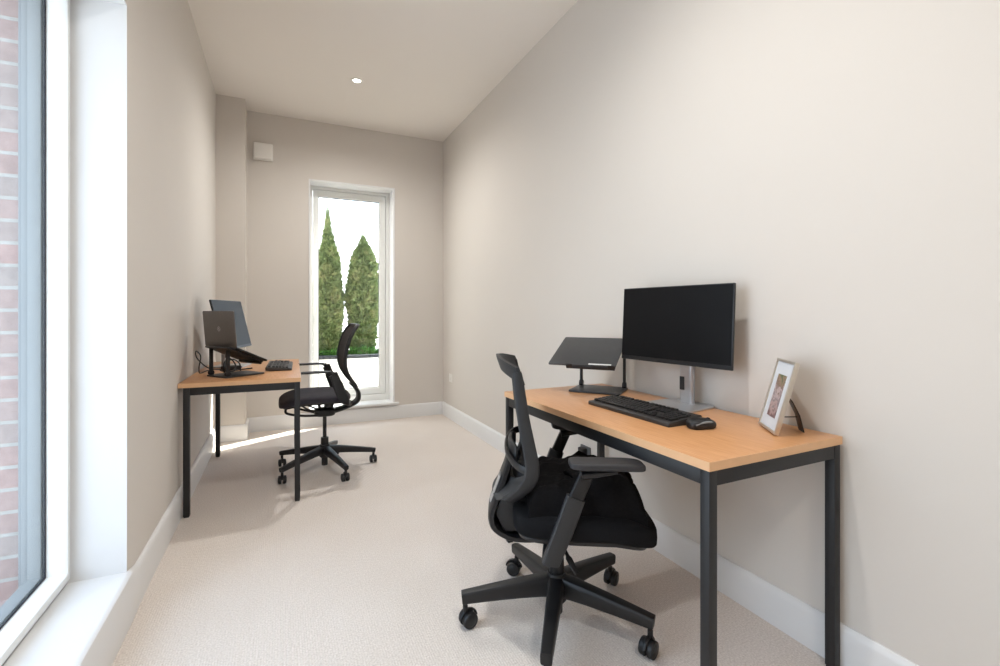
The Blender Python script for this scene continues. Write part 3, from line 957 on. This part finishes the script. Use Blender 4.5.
# ---- black cloth heap on the near chair
def jacket():
    t = bmesh.new()
    NX, NY = 64, 56
    x0, x1, y0, y1 = -0.115, 0.266, -0.205, 0.175
    prof = [(-0.115, 0.10), (-0.08, 0.112), (0.03, 0.112), (0.07, 0.125), (0.12, 0.134), (0.16, 0.134), (0.20, 0.126), (0.23, 0.104), (0.25, 0.07), (0.266, 0.025)]
    def seat_top(x, y):
        f = max(0.0, (x - 0.068 - 0.05) / 0.21)
        return 0.466 - 0.05 * f * f
    top, bot = [], []
    for i in range(NX + 1):
        ra, rb = [], []
        for j in range(NY + 1):
            u, v = i / NX, j / NY
            x = x0 + (x1 - x0) * u
            y = y0 + (y1 - y0) * v
            # irregular outline
            wob = 0.035 * noise.noise(Vector((u * 3, v * 3, 4.1)))
            e = min(1.0, min(u, 1 - u, v, 1 - v) * 9)
            edge = math.sqrt(max(0.0, 1 - (1 - e) ** 2))
            far = max(0.0, min(1.0, (y + 0.06) / 0.2))
            hgt = interp(prof, x) * (1 - 0.32 * far) * (0.98 + 0.16 * noise.noise(Vector((x * 5, y * 5, 0.3))))
            fold = 0.011 * (1 - abs(2 * noise.noise(Vector((x * 9 + y * 4, y * 13 - x * 5, 2.2))))) + 0.008 * noise.noise(Vector((x * 34, y * 34, 7)))
            lay = 0.010 * math.tanh(6 * math.sin(14 * x + 5 * y + 3 * noise.noise(Vector((x * 4, y * 4, 1)))))
            zz = seat_top(x, y) + edge * max(0.012, hgt + fold + lay - 0.01)
            xx = x + wob * (1 if 0 < u < 1 else 0.5) * 0.5
            yy = y + 0.02 * noise.noise(Vector((u * 4, v * 2, 9.7)))
            ra.append(t.verts.new((xx, yy, zz + 0.001)))
            rb.append(t.verts.new((xx, yy, seat_top(x, y) - 0.004)))
        top.append(ra); bot.append(rb)
    for i in range(NX):
        for j in range(NY):
            t.faces.new((top[i][j], top[i + 1][j], top[i + 1][j + 1], top[i][j + 1]))
            t.faces.new((bot[i][j], bot[i][j + 1], bot[i + 1][j + 1], bot[i + 1][j]))
    for i in range(NX):
        for j in (0, NY):
            t.faces.new((top[i][j], top[i + 1][j], bot[i + 1][j], bot[i][j]))
    for j in range(NY):
        for i in (0, NX):
            t.faces.new((top[i][j], top[i][j + 1], bot[i][j + 1], bot[i][j]))
    bmesh.ops.recalc_face_normals(t, faces=t.faces[:])
    m = MB()
    m._take(t)
    return m
jk = thing('jacket', 'crumpled black jacket heaped on the seat of the near office chair', 'jacket', (0.904, 1.453, 0), math.radians(-25))
jb = jacket().build('body', M['cloth'], jk)
m = MB()
sl = catmull([(0.03, -0.10, 0.555), (0.09, -0.07, 0.572), (0.15, -0.03, 0.572), (0.205, 0.0, 0.552), (0.242, 0.02, 0.530), (0.262, 0.03, 0.495)], 6)
m.sweep(sl, (0, 1, 0.2), [0.034 + 0.004 * math.sin(k * 0.7) for k in range(len(sl))], [0.020 + 0.004 * math.sin(k * 1.7) for k in range(len(sl))], 16, 2.2)
m.build('sleeve', M['cloth'], jk)

# ================================================================== desk things
def make_monitor(name, label, loc, rz, W_, H_, z0, tilt, sy=0.0):
    """front faces local +x; origin on the desk under the screen"""
    t = thing(name, label, 'monitor', loc, rz)
    R = Matrix.Translation((0, 0, z0 + H_ / 2)) @ Matrix.Rotation(-tilt, 4, 'Y')
    m = MB()
    m.box(-0.012, 0.0, -W_ / 2, W_ / 2, -H_ / 2, H_ / 2, 0.003, 2, R)
    m.prism(rrect(-W_ / 2 + 0.06, W_ / 2 - 0.06, -H_ / 2 + 0.04, H_ / 2 - 0.06, 0.03), -0.036, -0.010, 'x', 0.006, 2, R)
    hs = m.build('housing', M['housing'], t)
    MB().box(-0.002, 0.0009, -W_ / 2 + 0.004, W_ / 2 - 0.004, -H_ / 2 + 0.018, H_ / 2 - 0.004, 0.0, 2, R).build('screen', M['screen'], t)
    MB().box(-0.002, 0.0016, -W_ / 2 + 0.003, W_ / 2 - 0.003, -H_ / 2 + 0.002, -H_ / 2 + 0.0175, 0.0006, 1, R).build('chin', M['housing'], hs)
    m = MB()
    zc = z0 + H_ * 0.62
    m.prism(rrect(-0.068, -0.040, -0.031 + sy, 0.031 + sy, 0.010), 0.006, zc, 'z', 0.002)
    m.box(-0.050, -0.030, -0.05 + sy, 0.05 + sy, zc - 0.1, zc, 0.006)
    cl = m.build('stand_column', M['silver'], t)
    m = MB()
    m.prism(rrect(-0.0415, -0.0385, -0.026 + sy, -0.004 + sy, 0.001), 0.062, 0.118, 'z', 0.001)
    m.build('cable_slot', M['plastic_soft'], cl, label='dark cable slot in the silver column')
    m = MB()
    m.prism([(a, b + sy) for a, b in [(-0.105, -0.085), (-0.105, 0.085), (-0.085, 0.105), (0.085, 0.120), (0.095, 0.110), (0.095, -0.110), (0.085, -0.120), (-0.085, -0.105)]], 0.0, 0.008, 'z', 0.002)
    m.build('stand_foot', M['silver'], t)
    return t
make_monitor('monitor', 'large black screen on a silver stand standing on the near right desk', (1.485, 1.482, DT), math.radians(186.4), 0.550, 0.327, 0.171, math.radians(3), 0.037)
make_monitor('monitor', 'black screen turned sideways behind the laptop on the left desk', (-0.312, 3.85, DT), math.radians(-13), 0.59, 0.352, 0.122, math.radians(13))

def make_stand(name, label, loc, rz, bw, bd, pl0, pl1, low, high, lip_w, post_y, yo=0.0):
    """front faces local +x; low/high = (x,z) of plate edges"""
    t = thing(name, label, 'laptop stand', loc, rz)
    m = MB()
    m.prism(rrect(-bd / 2, bd / 2, yo - bw / 2, yo + bw / 2, 0.012), 0.0, 0.010, 'z', 0.003)
    bs = m.build('base_plate', M['stand'], t)
    lx, lz = low; hx, hz = high
    d = Vector((hx - lx, 0, hz - lz)); L = d.length; d.normalize()
    nrm = Vector((-d.z, 0, d.x));
    if nrm.z < 0: nrm = -nrm
    mx = Matrix(((d.x, 0, nrm.x, lx), (0, 1, 0, 0), (d.z, 0, nrm.z, lz), (0, 0, 0, 1)))
    m = MB()
    m.prism(rrect(0, L, pl0, pl1, 0.008), -0.0035, 0.0035, 'z', 0.0012, 2, mx)
    pl = m.build('top_plate', M['stand'], t)
    m = MB()
    m.box(-0.004, 0.022, yo - lip_w / 2, yo + lip_w / 2, -0.016, -0.0036, 0.002, 2, mx)
    m.box(-0.006, 0.0, yo - lip_w / 2, yo - lip_w / 2 + 0.03, -0.014, 0.010, 0.002, 2, mx)
    m.box(-0.006, 0.0, yo + lip_w / 2 - 0.03, yo + lip_w / 2, -0.014, 0.010, 0.002, 2, mx)
    m.build('front_lip', M['black_metal'], pl)
    for s in (-1, 1):
        m = MB()
        top = Vector((lx, 0, lz)) + d * (L * 0.91)
        py = yo + s * post_y
        m.sweep([(-bd / 2 + 0.022, py, 0.006), (-bd / 2 + 0.022, py, 0.05), (top.x, py, top.z - 0.005)], (1, 0, 0), 0.011, 0.0065, 12, 4)
        m.cyl((-bd / 2 + 0.022, py - 0.009, 0.022), (-bd / 2 + 0.022, py + 0.009, 0.022), 0.016, None, 20, 0.002)
        m.build('support_post', M['black_metal'], t)
    return t, mx, L
sr, mx, L = make_stand('laptop_stand', 'empty black laptop riser with sloped plate on the near desk beside the large screen', (1.400, 1.922, DT), math.radians(219), 0.25, 0.20, -0.17, 0.152, (0.165, 0.138), (-0.105, 0.252), 0.228, 0.110, 0.034)
pl = [c for c in kids(sr) if c.name.startswith('top_plate')][0]
m = MB()
m.box(0.008, 0.018, 0.025, 0.130, 0.0034, 0.0040, 0, 2, mx)
m.build('label_strip', M['sticker'], pl, label='white label strip')

sl_, mx, L = make_stand('laptop_stand', 'black laptop riser carrying the open laptop on the left desk', (-0.25, 3.30, DT), math.radians(36), 0.20, 0.25, -0.12, 0.12, (0.100, 0.078), (-0.122, 0.180), 0.2, 0.085)
# laptop resting on that stand
lp_ = thing('laptop', 'open grey laptop tilted on the black riser, back of its lid showing', 'laptop', (-0.25, 3.30, DT), math.radians(36))
BASE = mx @ Matrix.Translation((0.0, 0, 0.0038))
m = MB()
m.prism(rrect(0.002, 0.222, -0.158, 0.158, 0.01), 0.0, 0.011, 'z', 0.002, 2, BASE)
m.box(-0.001, 0.006, -0.1, 0.1, -0.001, 0.002, 0, 2, BASE)
lb_ = m.build('keyboard_deck', M['housing'], lp_)
m = MB()
for r in range(5):
    for c in range(13):
        yy = -0.138 + c * 0.0213
        m.box(0.1 + r * 0.02, 0.1 + r * 0.02 + 0.017, yy, yy + 0.0185, 0.0112, 0.0125, 0, 2, BASE)
k_ = m.build('key_rows', M['key'], lb_)
hinge = BASE @ Vector((0.216, 0, 0.010))
LID = Matrix.Translation(hinge) @ Matrix.Rotation(math.radians(-5), 4, 'Y')
m = MB()
m.prism(rrect(-0.158, 0.158, 0.0, 0.214, 0.008), -0.006, 0.0, 'x', 0.0015, 2, LID)
ld = m.build('lid', M['lid'], lp_, label='grey metal lid')
m = MB()
m.box(0.0, 0.0006, -0.152, 0.152, 0.008, 0.208, 0, 2, LID)
m.build('screen', M['screen'], ld)
m = MB()
tp = [(0.013 * math.cos(2 * PI * k / 24), 0.013 * math.sin(2 * PI * k / 24)) for k in range(24)]
m.sweep([LID @ Vector((-0.0064, a, 0.107 + b)) for a, b in tp], (LID.to_3x3() @ Vector((1, 0, 0))), 0.0005, 0.0012, 6, 2, True)
m.sweep([LID @ Vector((-0.0064, 0.004, 0.114)), LID @ Vector((-0.0064, 0.0015, 0.100))], LID.to_3x3() @ Vector((1, 0, 0)), 0.0005, 0.0011, 6)
m.sweep([LID @ Vector((-0.0064, -0.002, 0.114)), LID @ Vector((-0.0064, -0.0045, 0.100))], LID.to_3x3() @ Vector((1, 0, 0)), 0.0005, 0.0011, 6)
m.build('lid_emblem', M['emblem'], ld, label='small bright round emblem')
m = MB()
m.cyl(hinge + Vector((0, -0.1, -0.002)), hinge + Vector((0, 0.1, -0.002)), 0.006, None, 12)
m.build('hinge', M['housing'], lp_)

# ---- keyboards
def key_layout():
    U = 0.01905
    ks = []
    rows = []
    rows.append([(0, 1)] + [(2 + k, 1) for k in range(4)] + [(6.5 + k, 1) for k in range(4)] + [(11 + k, 1) for k in range(4)] + [(15.25 + k, 1) for k in range(3)])
    num = [(k, 1) for k in range(13)] + [(13, 2)] + [(15.25 + k, 1) for k in range(3)] + [(18.5 + k, 1) for k in range(4)]
    rows.append(num)
    rows.append([(0, 1.5)] + [(1.5 + k, 1) for k in range(12)] + [(13.5, 1.5)] + [(15.25 + k, 1) for k in range(3)] + [(18.5 + k, 1) for k in range(3)])
    rows.append([(0, 1.75)] + [(1.75 + k, 1) for k in range(11)] + [(12.75, 2.25)] + [(18.5 + k, 1) for k in range(3)])
    rows.append([(0, 2.25)] + [(2.25 + k, 1) for k in range(10)] + [(12.25, 2.75)] + [(16.25, 1)] + [(18.5 + k, 1) for k in range(3)])
    rows.append([(0, 1.25), (1.25, 1.25), (2.5, 1.25), (3.75, 6.25), (10, 1.25), (11.25, 1.25), (12.5, 1.25), (13.75, 1.25)] + [(15.25 + k, 1) for k in range(3)] + [(18.5, 2), (20.5, 1)])
    out = []
    for r, row in enumerate(rows):
        dep = r * U + (0.006 if r else 0)
        for a, wd in row:
            out.append((a * U, wd * U, dep, U))
    # tall plus and enter of the number pad
    out.append((21.5 * U, U, 2 * U + 0.006, 2 * U))
    out.append((21.5 * U, U, 4 * U + 0.006, 2 * U))
    return out
KEYMESH = {}
def make_keyboard(name, label, loc, rz):
    """user edge towards local -x... local x: from user edge to rear, y: right to left (+y = left)"""
    t = thing(name, label, 'keyboard', loc, rz)
    W_, D_ = 0.446, 0.152
    t.scale = (1.04, 1.0, 1.25)
    m = MB()
    pr = [(0, 0.0), (0.0, 0.010), (0.004, 0.0125), (D_ - 0.006, 0.0225), (D_, 0.020), (D_ - 0.002, 0.004), (D_ - 0.03, 0.0)]
    m.prism(pr, -W_ / 2, W_ / 2, 'y', 0.002)
    m.build('case', M['case'], t)
    lay = key_layout()
    lay.sort(key=lambda k: (k[0] < 0.03 and k[2] < 0.05, k[2]))
    slope = math.atan2(0.010, D_)
    rest = MB()
    for n, (a, wd, dep, hh) in enumerate(lay):
        # a measured from the left; dep from the rear
        yl = W_ / 2 - 0.009 - a
        xr = D_ - 0.012 - dep
        cx, cy = xr - hh / 2, yl - wd / 2
        cz = 0.0125 + cx * math.tan(slope) - 0.0005
        kw, kh = wd - 0.0036, hh - 0.0036
        key = (round(kw, 5), round(kh, 5))
        if n >= 100:
            rest.prism(rrect(-kh / 2, kh / 2, -kw / 2, kw / 2, 0.002, 2), 0, 0.006, 'z', 0.001, 1, Matrix.Translation((cx, cy, cz)) @ Matrix.Rotation(-slope, 4, 'Y'))
            continue
        if key not in KEYMESH:
            ob = MB().prism(rrect(-kh / 2, kh / 2, -kw / 2, kw / 2, 0.002, 2), 0, 0.006, 'z', 0.001, 1).build('key', M['key'], t)
            KEYMESH[key] = ob.data
        else:
            ob = bpy.data.objects.new('key', KEYMESH[key])
            COL.objects.link(ob)
            ob.parent = t
        ob.location = (cx, cy, cz)
        ob.rotation_euler = (0, -slope, 0)
    rk = rest.build('key', M['key'], t)
    rk['kind'] = 'stuff'
    return t
make_keyboard('keyboard', 'black full size keyboard lying on the near right desk before the silver stand', (1.176, 1.412, DT), math.radians(1))
# on the left desk the sitter looks towards -x
make_keyboard('keyboard', 'black keyboard at the front edge of the left desk', (0.072, 3.625, DT), math.radians(180 - 2))

# ---- mouse
ms = thing('computer_mouse', 'black and grey mouse on the near desk right of the keyboard', 'mouse', (1.276, 1.141, DT), math.radians(-12))
def mouse_fn(p):
    q = p.copy()
    if q.z < -0.012:
        q.z = -0.012
    q.z += 0.005 * math.cos((p.x + 0.012) * 28) * (1 if p.z > 0 else 0)
    q.y *= 1 - 0.12 * math.exp(-(p.x / 0.02) ** 2)
    return q
mb_ = MB().sup(0.05, 0.031, 0.017, 0.7, 0.75, 40, 20, mouse_fn, Matrix.Translation((0, 0, 0.0125))).build('shell', M['plastic'], ms)
m = MB()
for s in (-1, 1):
    m.sweep(catmull([(0.040, s * 0.0155, 0.0185), (0.020, s * 0.0225, 0.0235), (0.0, s * 0.0235, 0.0245), (-0.02, s * 0.024, 0.022), (-0.036, s * 0.021, 0.016)], 5), (0, 0, 1), 0.004, 0.0055, 8)
m.build('grey_trim', M['alu'], mb_, label='pale grey side band')
m = MB()
m.cyl((0.026, -0.0035, 0.0265), (0.026, 0.0035, 0.0265), 0.008, None, 18, 0.001)
m.build('scroll_wheel', M['plastic_soft'], mb_)

# ---- photo frame
pfw, pfh = 0.160, 0.236
fdir = Vector((-0.79, 0.61, 0))
pf = thing('photo_frame', 'pale metal photo frame with white mount leaning on its easel on the near desk', 'photo frame', (1.447, 1.032, DT), math.atan2(0.61, -0.79))
LEAN = Matrix.Rotation(math.radians(-15), 4, 'Y')     # front is local +x, leans back
ZUP = Matrix.Translation((0, 0, 0.0045)) @ LEAN
m = MB()
rg = MB()
rg.ring('x', (-pfw / 2, pfw / 2, 0, pfh), (-pfw / 2 + 0.009, pfw / 2 - 0.009, 0.009, pfh - 0.009), -0.014, 0.0, 0.0015)
rg.bm.transform(ZUP)
fo = rg.build('moulding', M['frame_silver'], pf)
MB().box(-0.006, -0.004, -pfw / 2 + 0.008, pfw / 2 - 0.008, 0.008, pfh - 0.008, 0, 2, ZUP).build('mount', M['mount'], pf)
MB().box(-0.0045, -0.0032, -0.036, 0.036, 0.044, 0.186, 0, 2, ZUP).build('photograph', M['photo'], pf)
MB().box(-0.0135, -0.0075, -pfw / 2 + 0.007, pfw / 2 - 0.007, 0.007, pfh - 0.007, 0, 2, ZUP).build('backing_board', M['plastic'], pf)
hp = ZUP @ Vector((-0.014, 0, 0.135))
m = MB()
m.sweep([hp, (hp.x - 0.025, 0.0, 0.10), (-0.094, 0, 0.055), (-0.106, 0, 0.003)], (0, 1, 0), [0.016, 0.019, 0.021, 0.022], 0.002, 10, 4)
st = m.build('easel_leg', M['plastic'], pf)
hq = ZUP @ Vector((-0.014, 0, 0.045))
m = MB()
m.tube([hq, (-0.096, 0, hq.z + 0.004)], 0.0018, 8)
m.build('easel_strap', M['plastic'], st)

# ---- cables
def cable(name, pts, r, label, mt='plastic', cat='cable'):
    return tag(MB().tube(catmull(pts, 8), r, 8).build(name, M[mt]), label, cat)
cable('cable', [(-0.36, 3.60, DT + 0.006), (-0.42, 3.50, DT + 0.03), (-0.470, 3.42, DT + 0.10), (-0.468, 3.36, DT + 0.15), (-0.44, 3.33, DT + 0.12), (-0.455, 3.38, DT + 0.05), (-0.46, 3.45, DT + 0.006), (-0.44, 3.55, DT + 0.006), (-0.40, 3.64, DT + 0.006)], 0.0035,
      'thin black cable looping up against the left wall behind the laptop')
cable('cable', [(-0.325, 3.425, DT + 0.0045), (-0.33, 3.46, DT + 0.06), (-0.30, 3.50, DT + 0.085), (-0.27, 3.51, DT + 0.04), (-0.28, 3.47, DT + 0.0045), (-0.33, 3.50, DT + 0.0045), (-0.36, 3.56, DT + 0.0045)], 0.0045,
      'black cable coiled on the left desk under the laptop riser')
cable('cable', [(-0.24, 3.50, DT + 0.0045), (-0.25, 3.53, DT + 0.05), (-0.29, 3.55, DT + 0.075), (-0.33, 3.53, DT + 0.05), (-0.31, 3.50, DT + 0.0045), (-0.24, 3.57, DT + 0.0045), (-0.18, 3.62, DT + 0.0045)], 0.0045,
      'black cable bundle between the laptop riser and the sideways monitor')
da = thing('docking_station', 'small black docking box among the cables on the left desk', 'docking station', (-0.305, 3.60, DT), math.radians(30))
MB().box(-0.05, 0.05, -0.035, 0.035, 0.0, 0.028, 0.005).build('case', M['plastic'], da)
MB().box(0.050, 0.068, -0.012, 0.012, 0.008, 0.02, 0.003).build('blue_plug', M['blue_plug'], da, label='blue connector plug')

# ================================================================== outside the far window
struct(MB().box(-6, 9, 5.2, 12, -0.2, 0.02).build('terrace', M['paving'], smooth=False), 'pale paving outside the far window')
gw = MB()
A, B = Vector((0.735, 7.80, 0)), Vector((1.863, 9.91, 0))
d = (B - A).normalized()
n_ = Vector((-d.y, d.x, 0))
p0, p1 = A - d * 3.2, B + d * 6
q0, q1 = p1 + n_ * 0.2, p0 + n_ * 0.2
gw.prism([(p0.x, p0.y), (p1.x, p1.y), (q0.x, q0.y), (q1.x, q1.y)], 0.0, 2.9, 'z')
struct(gw.build('wall_garden', M['render_white'], smooth=False), 'white garden wall behind the conifers')
pl_ = thing('planter', 'long white rendered planter with a dark coping outside the far window', 'planter', (0.8, 6.0, 0.02))
m = MB()
m.box(-0.55, 1.6, 0.0, 0.09, 0, 0.525, 0.004)
m.box(-0.55, 1.6, 0.66, 0.75, 0, 0.525, 0.004)
m.box(-0.55, -0.46, 0.08, 0.67, 0, 0.525, 0.004)
m.box(1.51, 1.6, 0.08, 0.67, 0, 0.525, 0.004)
m.build('planter_walls', M['render_white'], pl_)
m = MB()
m.box(-0.565, 1.615, -0.015, 0.105, 0.525, 0.562, 0.005)
m.box(-0.565, 1.615, 0.645, 0.765, 0.525, 0.562, 0.005)
m.box(-0.565, -0.445, 0.10, 0.65, 0.525, 0.562, 0.005)
m.box(1.495, 1.615, 0.10, 0.65, 0.525, 0.562, 0.005)
m.build('coping', M['coping'], pl_)
MB().box(-0.47, 1.52, 0.08, 0.67, 0.0, 0.50).build('soil', M['soil'], pl_, smooth=False)

random.seed(7)
def leafball(m, pts, size, up=0.6):
    """many small folded sprays at given (point, outward) pairs"""
    t = bmesh.new()
    for p, nrm in pts:
        s = size * random.uniform(0.6, 1.3) * max(0.35, min(1.0, math.hypot(p.x, p.y) / 0.1))
        dd = (nrm + Vector((random.uniform(-.5, .5), random.uniform(-.5, .5), up + random.uniform(-.3, .5)))).normalized()
        sdv = dd.cross(Vector((random.uniform(-1, 1), random.uniform(-1, 1), random.uniform(-1, 1))))
        if sdv.length < 1e-3:
            continue
        sdv.normalize()
        fold = dd.cross(sdv)
        a = t.verts.new(p); b = t.verts.new(p + dd * s * 0.55 + sdv * s * 0.32 + fold * s * 0.1)
        c = t.verts.new(p + dd * s); e = t.verts.new(p + dd * s * 0.55 - sdv * s * 0.32 + fold * s * 0.1)
        t.faces.new((a, b, c)); t.faces.new((a, c, e))
    return m._take(t)

def conifer(loc, h, prof, n, label):
    t = thing('conifer', label, 'conifer tree', loc, 0, 'conifers in the planter outside')
    MB().cyl((0, 0, -0.03), (0, 0, 0.25), 0.035, 0.03, 12).build('trunk', M['trunk'], t)
    def rad(z, a):
        return interp(prof, z / h) * (0.88 + 0.22 * noise.noise(Vector((math.cos(a) * 1.6, math.sin(a) * 1.6, z * 3.2))) + 0.16 * noise.noise(Vector((math.cos(a) * 5, math.sin(a) * 5, z * 9))))
    m = MB()
    tb = bmesh.new()
    NZ, NA = 40, 24
    rings = []
    for i in range(NZ + 1):
        z = 0.06 + (h * 0.97 - 0.06) * i / NZ
        rings.append([tb.verts.new((rad(z, 2 * PI * k / NA) * 0.86 * math.cos(2 * PI * k / NA), rad(z, 2 * PI * k / NA) * 0.86 * math.sin(2 * PI * k / NA), z)) for k in range(NA)])
    for a, b in zip(rings, rings[1:]):
        for k in range(NA):
            tb.faces.new((a[k], a[(k + 1) % NA], b[(k + 1) % NA], b[k]))
    tb.faces.new(rings[0][::-1]); tb.faces.new(rings[-1])
    m._take(tb)
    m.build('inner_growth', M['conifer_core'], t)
    pts = []
    zs = [0.05 + (h - 0.06) * k / 200 for k in range(201)]
    wts = [interp(prof, z / h) + 0.02 for z in zs]
    for z in random.choices(zs, wts, k=n):
        z += random.uniform(-.01, .01)
        a = random.uniform(0, 2 * PI)
        r = rad(z, a) * random.uniform(0.8, 1.08)
        pts.append((Vector((r * math.cos(a), r * math.sin(a), z)), Vector((math.cos(a), math.sin(a), 0.2))))
    m = MB()
    leafball(m, pts, 0.055)
    m.build('foliage', M['conifer'], t, smooth=False)
    return t
conifer((0.545, 6.42, 0.52), 1.93, [(0, 0.12), (0.08, 0.15), (0.25, 0.17), (0.45, 0.16), (0.6, 0.13), (0.75, 0.075), (0.88, 0.04), (0.95, 0.02), (1, 0.002)], 14000,
        'taller narrow conifer with a browned top, left one outside the far window')
conifer((0.992, 6.46, 0.52), 1.66, [(0, 0.12), (0.08, 0.15), (0.3, 0.175), (0.5, 0.19), (0.65, 0.18), (0.8, 0.115), (0.9, 0.06), (0.96, 0.02), (1, 0.004)], 14000,
        'shorter fuller conifer, right one outside the far window')
def low_plant(loc, r, h, label):
    t = thing('ground_cover_plant', label, 'plant', loc, random.uniform(0, 3), 'low plants along the front of the planter')
    pts = []
    for k in range(420):
        a = random.uniform(0, 2 * PI); ph = math.asin(random.uniform(0, 1)); q = random.uniform(0.55, 1)
        p = Vector((r * q * math.cos(a) * math.cos(ph), r * q * math.sin(a) * math.cos(ph), h * q * math.sin(ph) + 0.005))
        pts.append((p, Vector((math.cos(a), math.sin(a), 0.6))))
    m = MB(); leafball(m, pts, 0.05, 0.5); m.build('leaves', M['shrub'], t, smooth=False)
    m = MB()
    for k in range(5):
        a = k * 1.257
        m.tube(catmull([(0, 0, -0.02), (r * 0.3 * math.cos(a), r * 0.3 * math.sin(a), h * 0.4), (r * 0.6 * math.cos(a), r * 0.6 * math.sin(a), h * 0.7)], 3), 0.003, 5)
    m.build('stems', M['trunk'], t)
for x, y, r, h, s in ((0.47, 6.2, 0.10, 0.12, 'low green plant in the planter at the far window left edge'),
                      (0.64, 6.18, 0.11, 0.14, 'low green plant in the planter before the left conifer'),
                      (0.82, 6.2, 0.10, 0.16, 'low green plant in the planter between the two conifers'),
                      (0.98, 6.18, 0.11, 0.17, 'low green plant in the planter before the right conifer'),
                      (1.13, 6.2, 0.10, 0.13, 'low green plant in the planter at the far window right edge')):
    low_plant((x, y, 0.52), r, h, s)
